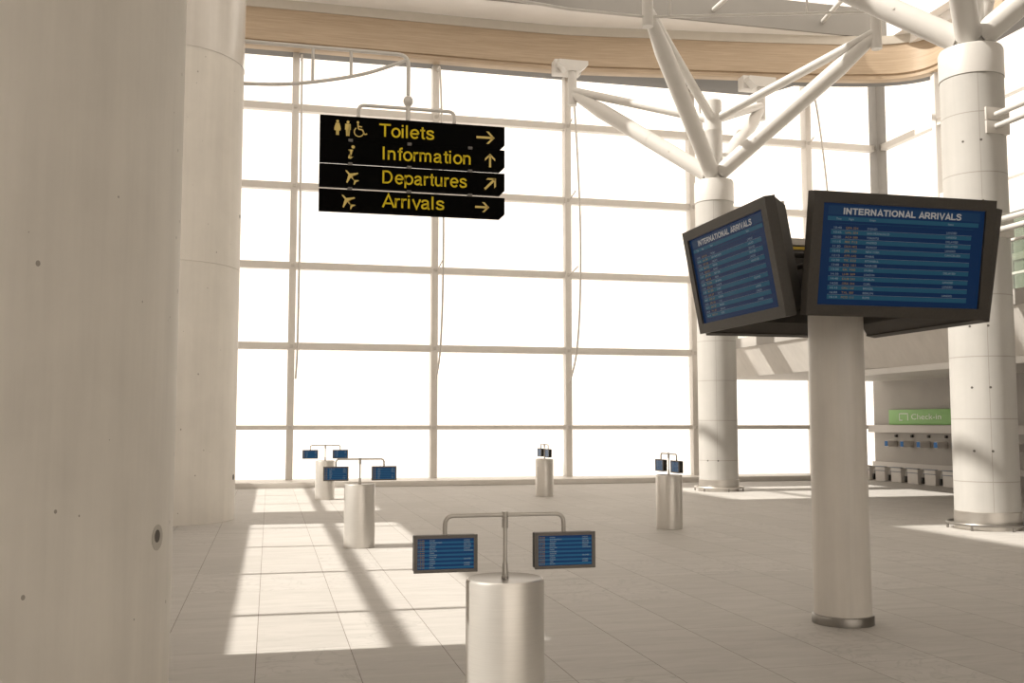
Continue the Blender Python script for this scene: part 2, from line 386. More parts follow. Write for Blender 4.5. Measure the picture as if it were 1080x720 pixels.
# bowed tension rods standing off the mullions, each with its struts
for k, x in enumerate(MX[1:]):
    x += (.085, .02, 0, 0, 0)[k]; low = 3.4 if k >= 3 else 0
    pts = spline([(x, 16.72, 7.03), (x, 16.5, 7.04), (x, 16.40, 6.85), (x, 16.24, 6.1), (x, 16.10, 5.2), (x, 16.0, 4.2), (x, 16.03, 3.2)] + ([(x, 16.15, 2.5), (x, 16.34, 2.05), (x - .01, 16.62, 1.72)] if k < 3 else []), 6)
    t = thing('tension_rod', (x, 16.7, 3.2 if k >= 3 else 1.72), '', 'rod', 'bowed rods behind the glass wall')
    t['label'] = ['bowed white rod beside the leftmost window mullion, left of the hanging sign',
                  'bowed white rod passing behind the hanging black sign',
                  'bowed white rod below the left bracket of the branching column',
                  'bowed rod mostly hidden by the far branching column',
                  'bowed grey rod right of the far branching column, above the arrivals monitor'][k]
    MB().tube(pts, .016, 10).build('rod', M['rod'], t)
    for z, yy in ((ZT[4], 16.33), (ZT[3], 16.14), (ZT[2], 16.02)):
        MB().tube([(x + .02, YW - .1, z), (x + .01, yy + .12 + .02 * k, z + .07)], .012, 8).build('strut', M['rod'], t)

# --- wood fascia along the top, curving round towards the right wall
PATH = [(-2.6, 16.48), (0, 16.48), (3.0, 16.49), (4.6, 16.47), (5.4, 16.40), (6.65, 16.22), (8.0, 16.04), (9.4, 15.82), (10.37, 15.62), (10.9, 15.40), (11.15, 15.05), (11.15, 14.5), (10.95, 13.6), (10.65, 12.8), (10.55, 12.0)]
PS = [Vector((p.x, p.y)) for p in spline([(x, y, 0) for x, y in PATH], 5)]
PS += [Vector((10.55, y)) for y in (11, 8, 4, 0, -4, -8.5)]
def offs(d):
    out = []
    for i, p in enumerate(PS):
        t = (PS[min(i + 1, len(PS) - 1)] - PS[max(i - 1, 0)]).normalized(); out.append(p + Vector((-t.y, t.x)) * d)
    return out
def band(profile):
    """profile: (offset outwards, z) closed outline swept along the fascia path"""
    mb = MB(); rows = []
    for d, z in profile: rows.append([mb.bm.verts.new(Vector((p.x, p.y, z)) * S) for p in offs(d)])
    k = len(rows)
    for i in range(k):
        A, B = rows[i], rows[(i + 1) % k]
        for j in range(len(PS) - 1):
            f = mb.bm.faces.new((A[j], A[j + 1], B[j + 1], B[j])); f.smooth = True
    mb.bm.faces.new([r[0] for r in rows]); mb.bm.faces.new([r[-1] for r in rows][::-1])
    return mb
struct('trim_1', band([(.02, 7.13), (.16, 7.13), (.16, 7.80), (0, 7.78), (-.01, 7.24), (.022, 7.225), (.022, 7.205), (-.012, 7.19), (-.012, 7.14)]), M['wood'])
struct('trim_2', band([(-.02, 7.78), (.16, 7.78), (.16, 7.93), (-.035, 7.93)]), M['strip'])
# grey head soffit between fascia and glass
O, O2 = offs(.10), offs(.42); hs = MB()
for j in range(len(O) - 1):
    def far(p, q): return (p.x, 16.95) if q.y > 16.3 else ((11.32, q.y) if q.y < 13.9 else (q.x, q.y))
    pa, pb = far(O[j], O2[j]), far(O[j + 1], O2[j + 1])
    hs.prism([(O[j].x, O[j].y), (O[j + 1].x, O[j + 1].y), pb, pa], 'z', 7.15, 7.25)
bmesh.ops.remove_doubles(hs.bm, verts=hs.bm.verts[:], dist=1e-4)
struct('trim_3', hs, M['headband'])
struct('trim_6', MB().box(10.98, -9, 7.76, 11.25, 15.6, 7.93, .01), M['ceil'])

# --- ceiling slab with two long skylight wells
Z0, Z1 = 7.93, 8.47
AX0, AX1 = -3.1 + .0, 10.75
ce = MB()
ce.box(-3.6, 15.7, Z0, 11.45, 16.98, Z1); ce.box(AX1, -9, Z0, 11.45, 15.7, Z1)
ce.box(-3.6, 9.05, Z0, AX1, 12.55, Z1); ce.box(-3.6, -9, Z0, AX1, 5.9, Z1)
ce.box(-3.6, 12.55, Z0, AX0, 15.7, Z1); ce.box(-3.6, 5.9, Z0, AX0, 9.05, Z1)
ce.box(AX0, 14.95, Z1 - .1, 4.6, 15.7, Z1)  # unseen cover, added to stop the sun short of the glass wall
struct('ceiling', ce, M['ceil'])
struct('shade_lining', MB().box(AX0, 15.66, Z0 + .005, AX1, 15.70, Z1), M['wellshade'])  # thin lining added to carry the painted shade of the far well wall
w6 = structroot('added_window_6', (5, -9, 0))  # unseen rear glazing, added to light surfaces that face the camera
for x in (-2.2, .3, 2.8, 5.3, 7.8, 10.3, 12.8): MB().box(x - .055, -9.1, 0, x + .055, -8.9, Z0).build('mullion', M['frame'], w6)
for z in [.05] + ZT: MB().box(-2.2, -9.06, z - .05, 13.2, -8.94, z + .05).build('transom', M['frame'], w6)
MB().box(-2.2, -9.01, 0, 13.2, -9.0, Z0).build('glass_pane', M['glass'], w6)
BARX = 7.2 - 8.42 / math.tan(EL)
for nm, y0, y1 in (('window_4', 12.55, 15.7), ('window_5', 5.9, 9.05)):
    sk = structroot(nm, (4, (y0 + y1) / 2, Z1))
    MB().box(AX0, y0, Z1 - .03, AX1, y1, Z1 - .02).build('glass_pane', M['glass'], sk)
    MB().box(BARX - .04, y0, Z1 - .08, BARX + .04, y1, Z1).build('glazing_bar', M['frame'], sk)

# --- left wall with its strip of windows (sun comes through here)
te = math.tan(EL)
def zl(x): return (x - XL) * te
zA, zB, zC, zD = zl(-.158), zl(.592), zl(.723), zl(1.382)
lw = MB()
lw.box(XL - .12, -9, 0, XL, 17.3, zA); lw.box(XL - .12, -9, zD, XL, 17.3, 7.0)
lw.box(XL - .12, -9, zA, XL, 2.0, zD); lw.box(XL - .12, 16.15, zA, XL, 17.3, zD)
struct('wall_left', lw, M['wall'])
w3 = structroot('window_3', (XL, 9, zA))
dy = .03 * 2.9
for k in range(9):
    y = 5.50 + 1.49 * (k - 1) + dy
    if 2.0 < y < 16.1: MB().box(XL - .10, y - .026, zA, XL - .02, y + .026, zD).build('mullion', M['frame'], w3)
MB().box(XL - .06, 2.0, zB, XL - .055, 16.15, zC).build('transom', M['frame'], w3)
MB().box(XL - .09, 2.0, zA, XL - .085, 16.15, zD).build('glass_pane', M['glass'], w3)

# --- right wall: check-in wall below, glazing above the gallery
XC = 10.94
rw = MB(); rw.box(XC, -9, 0, XC + .3, 16.68, 1.80)
rw.box(XR + .05, -9, 1.7, XR + .2, 9.5, Z0)
struct('wall_right', rw, M['darkwall'])
struct('trim_4', MB().box(XC - .12, -9, .833, XC, 16.70, .965, .006), M['wall'])
struct('trim_5', MB().box(XC - .06, -9, 0, XC, 16.68, .30, .006), M['wall'])
w2 = structroot('window_2', (XR, 8, 1.8))
for y in (15.03, 10.9, 7.0, 3.0, -1, -5):
    MB().box(XR - .05, y - .055, 1.9, XR + .05, y + .055, 7.9, .008).build('mullion', M['white'], w2)
for z in ZT[1:]:
    MB().box(XR - .03, -9, z - .058, XR + .1, YW, z + .058, .006).build('transom', M['frame'], w2)
MB().box(XR - .05, -9, 4.28, XR + .1, 13.35, 4.52, .006).build('transom', M['frame'], w2)
MB().box(XR + .03, 9.5, 1.9, XR + .04, YW, 7.92).build('glass_pane', M['glass'], w2)
gp = MB().box(XR - .03, -9, 2.95, XR - .02, 13.30, 4.28).build('green_pane', M['greenglass'], w2, label='green-tinted lower panes')
MB().box(XR - .06, 13.28, 2.6, XR - .0, 13.36, 4.28, .005).build('green_pane_frame', M['white'], w2)
MB().box(XR - .06, -9, 3.30, XR - .0, 13.30, 3.34, .005).build('green_pane_rail', M['white'], w2)

# --- concrete gallery on the right
YS = (16.4, 13.0, 11.2, 9.0, 4.0, -8.8); ZLs = (1.765, 1.755, 1.70, 1.69, 1.69, 1.69)
gal = thing('gallery', (9.3, 6, 1.69), 'concrete gallery with sloping underside above the check-in desks', 'gallery')
XLg, XUg, zU = 7.62, 7.34, 2.20
g = MB()
prof = [[(XLg, y, z), (XUg, y, zU), (XR - .02, y, zU), (XR - .02, y, z)] for y, z in zip(YS, ZLs)]
rows = [[g.bm.verts.new(Vector(p) * S) for p in pr_] for pr_ in prof]
for i in range(len(rows) - 1):
    for k in range(4): g.bm.faces.new((rows[i][k], rows[i][(k + 1) % 4], rows[i + 1][(k + 1) % 4], rows[i + 1][k]))
g.bm.faces.new(rows[0]); g.bm.faces.new(rows[-1][::-1])
g.build('sloping_soffit', M['slope'], gal)
MB().box(XUg - .02, -8.8, zU, XUg + .08, 16.4, 2.36, .006).build('slab_edge', M['darkwall'], gal)
MB().box(XUg + .02, -8.8, 2.36, XUg + .03, 16.4, 2.86).build('balustrade_glass', M['balglass'], gal)
MB().tube([(XUg + .025, 16.4, 2.87), (XUg + .025, -8.8, 2.87)], .018, 10).build('handrail', M['white'], gal)
for k in range(16): MB().box(XUg + .01, 16.3 - 1.3 * k - .012, 2.36, XUg + .04, 16.3 - 1.3 * k + .012, 2.86).build('baluster', M['rod'], gal)
MB().box(XLg - .01, -8.8, 1.625, XLg + .05, 12.3, 1.70, .004).build('edge_strip', M['white'], gal)

# ================================================================== BIG ROUND PILLARS (left)
def big_pillar(cy, label, zcap, z2):
    c = (-1.06, cy); R = .72
    t = thing('round_pillar', (c[0], c[1], 0), label, 'pillar')
    prof = [(R - .0, 0), (R, z2 - .006), (R - .006, z2 - .004), (R - .006, z2 + .004), (R, z2 + .006), (R, zcap)]
    MB().lathe(c, prof, 128).build('shaft', M['conc'] if cy < 6 else M['conc2'], t)
    MB().lathe(c, [(R + .004, zcap), (R + .004, Z0 + .3)], 128).build('collar', M['polished'], t, label='smooth polished upper collar')
    return t, c, R
HA = -.29
def tie_hole(t, c, R, ang, z, r=.035, mat=None):
    n = Vector((math.cos(ang), math.sin(ang), 0)); tt = Vector((-n.y, n.x, 0)); p = Vector((c[0], c[1], z)) + n * (R - .004)
    mb = MB(); mb.tube([p, p + n * (.0055 if mat is None else .0045)], r, 20)
    return mb.build('tie_hole', mat or M['hole'], t)
t1, c1, R1 = big_pillar(3.93, 'huge round concrete pillar filling the left edge, nearest the viewer', 5.0, 6.6)
t2, c2, R2 = big_pillar(11.11, 'huge round concrete pillar standing behind the nearest one, with polished collar', 4.82, 2.617)

# ================================================================== BRANCHING COLUMNS
def tree(X, Y, label, zcap, R=.287, brackets=()):
    c = (X, Y); t = thing('branching_column', (X, Y, 0), label, 'column')
    MB().lathe(c, [(R, .17), (R, zcap)], 96).build('shaft', M['col'], t)
    MB().lathe(c, [(R + .006, 0), (R + .006, .168), (R, .172)], 96).build('plinth', M['plinth'], t, label='brushed metal plinth')
    mb = MB(); ring = [(X + (R + .065) * math.cos(a * math.pi / 32), Y + (R + .065) * math.sin(a * math.pi / 32), .055) for a in range(65)]
    mb.tube(ring, .014, 10, caps=False); mb.build('guard_ring', M['darkring'] if Y < 10 else M['plinth'], t)
    for k in range(6):
        a = k * math.pi / 3 + .5; p = (X + (R + .065) * math.cos(a), Y + (R + .065) * math.sin(a))
        MB().tube([(p[0], p[1], 0), (p[0], p[1], .052)], .012, 8).build('ring_foot', M['darkring'], t)
    MB().lathe(c, [(R + .004, zcap), (R + .008, zcap + .004), (R + .008, 4.645), (R - .004, 4.67), (0, 4.67)], 96).build('cap', M['white'], t, label='smooth white cap')
    zt = 5.93
    MB().lathe(c, [(.138, 4.66), (.138, 5.45), (.140, 5.453), (.140, 5.46), (.132, 5.463), (.132, zt - .01), (.124, zt), (0, zt)], 40).build('stem', M['white'], t, label='white steel stem')
    for sx in (-1, 1):
        for sy in (-1, 1):
            nx, ny = X + sx * 1.72, Y + sy * 1.72
            top = 6.90 if sy > 0 and (X, sy) in brackets else 8.1
            MB().tube([(nx, ny, 6.27), (nx, ny, top)], .074, 28).build('node_post', M['white'], t)
            a = Vector((X + sx * .07, Y + sy * .07, 4.80)); b = Vector((nx - sx * .05, ny - sy * .05, 6.42)); d = b - a
            mb = MB(); mb.tube([a, a + d * .80], .122, 28); mb.tube([a + d * .80, b], .122, 28, r1=.075)
            for q in (.30, .72):
                pass
            mb.bm.verts.ensure_lookup_table()
            br = mb.build('thick_branch', M['white'], t)
            MB().tube([a + d * .42, a + d * .425], .1245, 28).build('branch_collar', M['white'], br)
            for q in (.26,):
                pc = a + d * q; side = d.normalized().cross(Vector((0, 0, 1))).normalized()
                MB().tube([pc - side * .128, pc + side * .128], .014, 8).build('branch_pin', M['rod'], br)
            a2 = Vector((X + sx * .06, Y + sy * .06, 5.66)); b2 = Vector((nx, ny, 6.52)); d2 = b2 - a2
            MB().tube([a2, a2 + d2 * .5, a2 + d2 * .9, b2], .066, 20).build('thin_branch', M['white'], t)
            MB().tube([b - d.normalized() * .05, b + d.normalized() * .05], .078, 20, r1=.07).build('branch_tip', M['white'], br)
            if top < 7:
                bk = MB(); bk.prism([(nx - .25, 7.02), (nx + .25, 7.02), (nx + .25, 6.95), (nx + .12, 6.84), (nx - .12, 6.84), (nx - .25, 6.95)], 'y', ny - .09, ny + .12)
                bk.build('roof_bracket', M['white'], t, label='white bracket under the roof edge')
                MB().box(nx - .27, ny + .12, 6.86, nx + .20, ny + .34, 7.10, .02).build('roof_bracket', M['white'], t)
            elif sy < 0 and Y > 10 or (Y < 10):
                for ex, ey in ((1, 1), (-1, 1), (1, -1), (-1, -1)):
                    MB().tube([(nx, ny, 6.98), (nx + ex * .55, ny + ey * .55, 7.55)], .05, 16).build('roof_strut', M['white'], t)
                MB().ball((nx, ny, 6.98), .10).build('node_joint', M['white'], t)
    return t, c, R
ta, ca, Ra = tree(6.53, 13.975, 'white branching steel column standing by the far glass wall', 4.33, brackets=((6.53, 1),))
tb, cb_, Rb = tree(6.687, 8.379, 'white branching column at the right, behind the arrivals monitors', 4.366, R=.292)
# form-tie holes (angles measured from the photo)
for z in (.74, 1.335, 1.915, 3.70, 3.11):
    for ang in (-2.57, -2.02): tie_hole(tb, cb_, Rb, ang, z, .0115)
for ang in (-2.57, -2.02): tie_hole(ta, ca, Ra, ang, .45, .0115)
tie_hole(t1, c1, R1, HA, .605, .045, M['ringmark']); tie_hole(t1, c1, R1, HA - .004, .61, .022)
tie_hole(t2, c2, R2, -.2, .44, .03); tie_hole(t2, c2, R2, -.15, 3.2, .02)

# horizontal truss tubes between the right-hand branching column and the next one
tr = thing('tube_truss', (6.9, 5.4, 2.8), 'two pairs of white horizontal tubes running off the right-hand column', 'tubes')
for zz in ((3.945, 3.83), (2.925, 2.83)):
    MB().box(6.60, 8.08, zz[1] - .07, 6.86, 8.16, (zz[0] + zz[1]) / 2 - .004, .004).build('mounting_plate', M['rod'], tr)
    MB().box(6.60, 8.08, (zz[0] + zz[1]) / 2 + .004, 6.86, 8.16, zz[0] + .07, .004).build('mounting_plate', M['rod'], tr)
    for z in zz: MB().tube([(6.71, 8.12, z), (6.71, 3.2, z)], .028, 16).build('tube', M['white'], tr)

# roof tie rods and hangers above the far branching column
rt = thing('roof_ties', (6.5, 12.25, 6.4), 'thin white tie rods and hangers under the roof opening', 'tie rods')
MB().tube([(4.81, 12.25, 6.40), (8.25, 12.25, 6.81)], .020, 10).build('tie_rod', M['white'], rt)
MB().tube([(4.81, 12.25, 6.40), (3.71, 12.25, 6.40), (2.6, 12.25, 6.48), (.8, 12.25, 6.75)], .020, 10).build('tie_rod', M['white'], rt)
for x, z in ((5.13, 6.44), (7.17, 6.69)): MB().tube([(x, 12.25, z), (x, 12.25, 8.0)], .017, 8).build('hanger', M['white'], rt)
for x1, z1, x0, z0 in ((9.48, 8.15, 9.15, 7.7), (7.37, 8.16, 7.05, 7.7)):
    pass
MB().tube([(9.48, 15.69, 8.15), (8.9, 13.6, 7.95)], .04, 14).build('roof_stay', M['white'], rt, label='short sunlit stay')
MB().tube([(7.37, 15.69, 8.16), (7.2, 13.6, 7.95)], .04, 14).build('roof_stay', M['white'], rt, label='short sunlit stay')

# ================================================================== HANGING DIRECTION SIGN
SY = 11.1
sg = thing('hanging_sign', (1.5, SY, 3.3), 'black and yellow direction sign of four stacked boards hanging from a pipe arm', 'sign')
SX0, SX1 = .482, 2.575
tops = [4.400, 4.127, 3.854, 3.571]; bots = [4.131, 3.872, 3.599, 3.325]
FR = SY - .034
def poly_shape(mb, pts, y=FR):
    vsx = [mb.bm.verts.new(Vector((p[0], y, p[1])) * S) for p in pts]
    f = mb.bm.faces.new(vsx); bmesh.ops.triangulate(mb.bm, faces=[f])
def disc(mb, cx, cz, r, n=20, y=FR): poly_shape(mb, [(cx + r * math.cos(2 * math.pi * k / n), cz + r * math.sin(2 * math.pi * k / n)) for k in range(n)], y)
def stroke(mb, pts, wd, y=FR):
    for a, b in zip(pts[:-1], pts[1:]):
        a, b = Vector(a), Vector(b); t = (b - a).normalized(); nn = Vector((-t.y, t.x)) * wd / 2
        poly_shape(mb, [a - nn, b - nn, b + nn, a + nn], y)
def cx_(px): return SX0 + (px - 40) / 995. * (SX1 - SX0)      # column in the sign board
pl3 = lambda u, v: (u, FR, v)
TXT = [('Toilets', 350, 643), ('Information', 370, 850), ('Departures', 370, 823), ('Arrivals', 370, 700)]
def arrow(mb, cx, cz, ang, ln, wd, head):
    ca2, sa = math.cos(ang), math.sin(ang)
    def T(p): return (cx + p[0] * ca2 - p[1] * sa, cz + p[0] * sa + p[1] * ca2)
    stroke(mb, [T((-ln / 2, 0)), T((ln / 2 - wd * .6, 0))], wd)
    for s_ in (1, -1):
        pts = [(ln / 2, 0), (ln / 2 - head, s_ * head), (ln / 2 - head - wd * 1.1, s_ * head), (ln / 2 - wd * 1.25, 0)]
        poly_shape(mb, [T(p) for p in (pts if s_ > 0 else pts[::-1])])
def plane_icon(mb, cx, cz, s_):
    """aircraft seen from above, nose to the upper left"""
    half = [(0, .62), (.055, .52), (.065, .22), (.56, -.10), (.56, -.20), (.065, -.05), (.05, -.40), (.24, -.55), (.24, -.63), (0, -.55)]
    pts = half + [(-x, y) for x, y in half[1:-1]][::-1]
    a = math.radians(42)
    poly_shape(mb, [(cx + s_ * (x * math.cos(a) - y * math.sin(a)), cz + s_ * (x * math.sin(a) + y * math.cos(a))) for x, y in pts])
for i in range(4):
    zt_, zb_ = tops[i], bots[i]; ch = .055
    board = MB().prism([(SX0, zb_), (SX1 - ch, zb_), (SX1, zb_ + ch), (SX1, zt_), (SX0, zt_)], 'y', SY - .03, SY + .03).build('sign_board', M['black'], sg, label='black board reading %s' % TXT[i][0])
    mb = MB(); word, p0, p1 = TXT[i]; base = [4.195, 3.935, 3.665, 3.395][i]
    stroke_text(mb, word, pl3, cx_(p0), base, .146, cx_(p1) - cx_(p0))
    mb.build('lettering', M['yellow'], board)
    ic = MB(); ar = MB()
    if i == 0:
        zc = 4.265
        x = cx_(131)                                     # woman
        disc(ic, x, zc + .070, .016); poly_shape(ic, [(x - .02, zc + .052), (x + .02, zc + .052), (x + .038, zc - .012), (x + .028, zc - .018), (x + .034, zc - .034), (x - .034, zc - .034), (x - .028, zc - .018), (x - .038, zc - .012)])
        poly_shape(ic, [(x - .016, zc - .034), (x - .002, zc - .034), (x - .002, zc - .085), (x - .016, zc - .085)]); poly_shape(ic, [(x + .002, zc - .034), (x + .016, zc - .034), (x + .016, zc - .085), (x + .002, zc - .085)])
        x = cx_(185)                                     # man
        disc(ic, x, zc + .068, .016); poly_shape(ic, [(x - .030, zc + .048), (x + .030, zc + .048), (x + .032, zc - .02), (x + .022, zc - .02), (x + .018, zc - .09), (x + .002, zc - .09), (x + .002, zc - .025), (x - .002, zc - .025), (x - .002, zc - .09), (x - .018, zc - .09), (x - .022, zc - .02), (x - .032, zc - .02)])
        x = cx_(243)                                     # wheelchair
        disc(ic, x - .012, zc + .072, .014)
        stroke(ic, [(x - .012, zc + .055), (x - .006, zc - .005), (x + .038, zc - .008), (x + .062, zc - .062), (x + .09, zc - .052)], .015)
        stroke(ic, [(x - .008, zc + .028), (x + .034, zc + .022)], .012)
        arc = [(x + .0 + .052 * math.cos(a), zc - .036 + .052 * math.sin(a)) for a in [math.radians(q) for q in range(125, 375, 12)]]
        stroke(ic, arc, .012)
        arrow(ar, cx_(928), 4.262, 0, .215, .026, .072)
    elif i == 1:
        x = cx_(203); zc = 4.0
        disc(ic, x + .022, zc + .055, .019)
        poly_shape(ic, [(x - .032, zc + .022), (x + .022, zc + .026), (x - .002, zc - .052), (x + .002, zc - .060), (x + .022, zc - .048), (x + .028, zc - .056), (x - .004, zc - .082), (x - .030, zc - .074), (x - .030, zc - .058), (x - .010, zc + .006), (x - .034, zc + .010)])
        arrow(ar, cx_(953), 3.998, math.pi / 2, .16, .024, .060)
    elif i == 2:
        plane_icon(ic, cx_(205), 3.722, .15); arrow(ar, cx_(955), 3.728, math.pi / 4, .185, .026, .068)
    else:
        plane_icon(ic, cx_(188), 3.445, .15); arrow(ar, cx_(910), 3.452, 0, .165, .024, .058)
    ic.build('pictogram', M['cream'], board); ar.build('arrow', M['cream'], board)
for i in range(3):
    zc = (bots[i] + tops[i + 1]) / 2
    for px in (200, 512, 843):
        MB().box(cx_(px) - .025, SY - .042, zc - .018, cx_(px) + .025, SY + .042, zc + .016, .006).build('clamp', M['clamp'], sg)
PXC = 1.46
mb = MB().tube(bend([(-.36, SY, 5.165), (PXC, SY, 5.165), (PXC, SY, 4.70)], .12, 8), .022, 14); mb.build('support_arm', M['white'], sg)
MB().tube(spline([(-.36, SY, 4.69), (.1, SY, 4.72), (.55, SY, 4.80), (1.0, SY, 4.92), (PXC - .03, SY, 5.10)], 6), .020, 12).build('arm_brace', M['white'], sg)
for x, zb_ in ((.395, 4.77), (.815, 4.87)): MB().tube([(x, SY, 5.165), (x, SY, zb_)], .017, 10).build('arm_strut', M['white'], sg)
mb = MB(); mb.ball((PXC, SY, 4.63), .056, sz=1.15); mb.tube([(PXC, SY, 4.58), (PXC, SY, 4.38)], .026, 14); mb.build('ball_joint', M['white'], sg)
MB().tube(bend([(.905, SY, 4.385), (.905, SY, 4.545), (1.99, SY, 4.545), (1.99, SY, 4.385)], .07, 8), .020, 12).build('crossbar', M['white'], sg)

# ================================================================== FLIGHT BOARDS
ROWS = [('10:40', 'QFA 524', 'SYDNEY', 'LANDED'), ('10:45', 'UAL 204', 'SAN FRANCISCO', 'LANDED'), ('10:50', 'ACA 580', 'TORONTO', 'DELAYED'),
        ('11:15', 'IBE 715', 'MADRID', 'DELAYED'), ('11:30', 'DLH 402', 'MUNICH', 'LANDED'), ('12:05', 'JFK 100', 'NEW YORK', 'CANCELLED'),
        ('12:15', 'AFR 642', 'PARIS', ''), ('12:30', 'TK 522', 'ISTANBUL', ''), ('13:00', 'KQ 101', 'NAIROBI', ''), ('13:30', 'EK 700', 'DUBAI', 'DELAYED'),
        ('14:10', 'LHR 509', 'LONDON', ''), ('14:40', 'DUB 241', 'DUBLIN', 'LANDED'), ('14:50', 'ORK 354', 'CORK', 'LANDED'), ('15:15', 'GRU 137', 'BRAZIL', ''),
        ('16:00', 'TXL 307', 'BERLIN', 'LANDED'), ('16:14', 'FCO 111', 'ROME', '')]
def board_text(root, W, H, place, small=False):
    """rows, rules and lettering of one display; place(u,v,lift), u right 0..1, v down 0..1"""
    def P(u, v, k=1): return place(u * W, -v * H, k)
    def rect(mb, u0, v0, u1, v1, k=1): mb.quad([P(u0, v0, k), P(u1, v0, k), P(u1, v1, k), P(u0, v1, k)])
    rows = MB(); hdr = MB(); t_w = MB(); ttl = MB()
    rr = ROWS if not small else ROWS[:14]
    n = len(rr); v0 = .215 if not small else .03; dv = (.945 - v0) / n if not small else .945 / n
    if not small:
        rect(hdr, .035, .025, .97, .112); rect(rows, .035, .128, .965, .170)
        rect(rows, .08, .193, .93, .1955)
        stroke_text(ttl, 'INTERNATIONAL ARRIVALS', lambda u, v: place(u, v, 3), .125 * W, -.106 * H, .064 * H, .725 * W, GB, .205)
        for s_, u in (('Time', .085), ('Flight', .16), ('Origin', .285), ('Status', .77)):
            add_text(t_w, s_, lambda u_, v_: place(u_, v_, 3), u * W, -.160 * H, h=.020 * H)
    for i, (a, b, c, d) in enumerate(rr):
        va = v0 + i * dv; vb = va + dv
        if i % 2 == 1: rect(rows, .06 if not small else .0, va + .002, .925 if not small else 1., vb - .002)
        else: rect(t_w, .06, vb - .0035, .925, vb - .0015, 2) if not small else None
        cu = (.075, .145, .275, .765) if not small else (.02, .09, .21, .84)
        hh = .0215 * H if not small else .036 * H
        base = -(vb - .013) * H if not small else -(vb - .018) * H
        L = lambda u_, v_: place(u_, v_, 3)
        bo = .0 if not small else .03
        if not small: add_text(t_w, a, L, cu[0] * W, base, h=hh, w=.045 * W)
        t_o = MB(); add_text(t_o, b if not small else a, L, (cu[1] if not small else cu[0]) * W, base, h=hh, w=(.075 if not small else .10) * W, bold=bo)
        t_o.build('flight_number' if not small else 'flight_time', M['scr_or'], root)
        add_text(t_w, c, L, cu[2] * W, base, h=hh, w=len(c) * (.0105 if not small else .017) * W, bold=bo)
        if d: add_text(t_w, d, L, cu[3] * W - (.02 * W if small else 0), base, h=hh, w=len(d) * (.0108 if not small else .018) * W, bold=bo)
    rows.build('row_band', M['scr_row'] if not small else M['scrs_row'], root)
    if not small: hdr.build('header_band', M['scr_hdr'], root); ttl.build('title_lettering', M['scr_txt'], root)
    else: ttl.bm.free(); hdr.bm.free()
    t_w.build('row_lettering', M['scr_dim'], root)

# pillar carrying the big monitors
PX_, PY_ = 2.83, 4.634
pil = thing('display_pillar', (PX_, PY_, 0), 'slim round grey concrete pillar carrying the arrivals monitors', 'pillar')
MB().lathe((PX_, PY_), [(.1405, .045), (.1365, 1.56), (0, 1.56)], 72).build('shaft', M['pillar'], pil)
MB().lathe((PX_, PY_), [(.151, 0), (.152, .038), (.147, .045), (.140, .046)], 72).build('base_ring', M['darkring'], pil, label='dull metal ring at the foot')
MB().lathe((PX_, PY_), [(.06, 1.56), (.06, 1.98), (0, 1.98)], 24).build('mounting_post', M['casedark'], pil)
for k in range(4):
    a = k * math.pi / 2; d = Vector((math.sin(a), -math.cos(a), 0))
    for z in (1.66, 1.86):
        MB().tube([Vector((PX_, PY_, z)), Vector((PX_, PY_, z)) + d * (.50 + (z - 1.66) * .17)], .016, 10).build('mounting_arm', M['casedark'], pil)
# tilted monitor: built facing -Y around local axis, 0.589 from the pillar axis, tipped down 10 degrees
TAU = .17696; RR, ZC, MW, MH = .5887, 1.7635, .950, .563
mon = thing('flight_monitor', (PX_, PY_, 1.45), 'big arrivals monitor facing the viewer, the larger looking of the two lit arrivals screens', 'monitor', 'arrivals monitors around the pillar')
ROT = Matrix.Rotation(TAU, 3, 'X')     # leans the top outwards (towards -Y)
CEN = Vector((PX_, PY_ - RR, ZC))
def ML(p): return CEN + ROT @ Vector(p)     # local monitor frame: x right, y back, z up
def tilted(mb):
    for v in mb.bm.verts: v.co = (ML(v.co / S)) * S
    return mb
m_ = .0516
fr = MB()
for x0, z0, x1, z1 in ((-MW / 2, -MH / 2, -MW / 2 + m_, MH / 2), (MW / 2 - m_, -MH / 2, MW / 2, MH / 2), (-MW / 2 + m_, -MH / 2, MW / 2 - m_, -MH / 2 + m_), (-MW / 2 + m_, MH / 2 - m_, MW / 2 - m_, MH / 2)):
    fr.box(x0, 0, z0, x1, .055, z1)
tilted(fr).build('bezel', M['case'], mon)
hb = MB(); r = bmesh.ops.create_cube(hb.bm, size=1)
for q in r['verts']:
    k = 1.0 if q.co.y < 0 else .86
    q.co = Vector((q.co.x * (MW - .012) * k, .055 + (q.co.y + .5) * .085, q.co.z * (MH - .012) * k)) * S
tilted(hb).build('housing', M['case'], mon)
bb = MB(); bb.box(-.25, .135, -.17, .25, .17, .17, .01); tilted(bb).build('back_box', M['casedark'], mon)
for q in ((-.30, .141, .196, .02, .146, .212), (-.14, .171, -.15, -.10, .176, -.125)):
    tilted(MB().box(*q)).build('yellow_tape', M['tapeyellow'], mon, label='yellow tape on the back')
wt = MB(); wt.box(-.38, .141, .222, .38, .152, .262, .003); tilted(wt).build('back_rail', M['rod'], mon)
sw, sh = MW - 2 * m_, MH - 2 * m_
sp_ = MB(); sp_.box(-sw / 2, .012, -sh / 2, sw / 2, .02, sh / 2); scr = tilted(sp_).build('screen', M['scr'], mon)
board_text(scr, sw, sh, lambda u, v, k: tuple(ML((u - sw / 2, .012 - .0008 * k, v + sh / 2))))
copytree(mon, (PX_, PY_, 1.45), -math.pi / 2, 'big arrivals monitor angled away to the left, showing INTERNATIONAL ARRIVALS in steep perspective')
copytree(mon, (PX_, PY_, 1.45), math.pi / 2, 'dark monitor turned away at right, only its underside edge seen below the lit arrivals screen')
copytree(mon, (PX_, PY_, 1.45), math.pi, 'dark monitor at the back, seen from behind between the two lit arrivals screens')

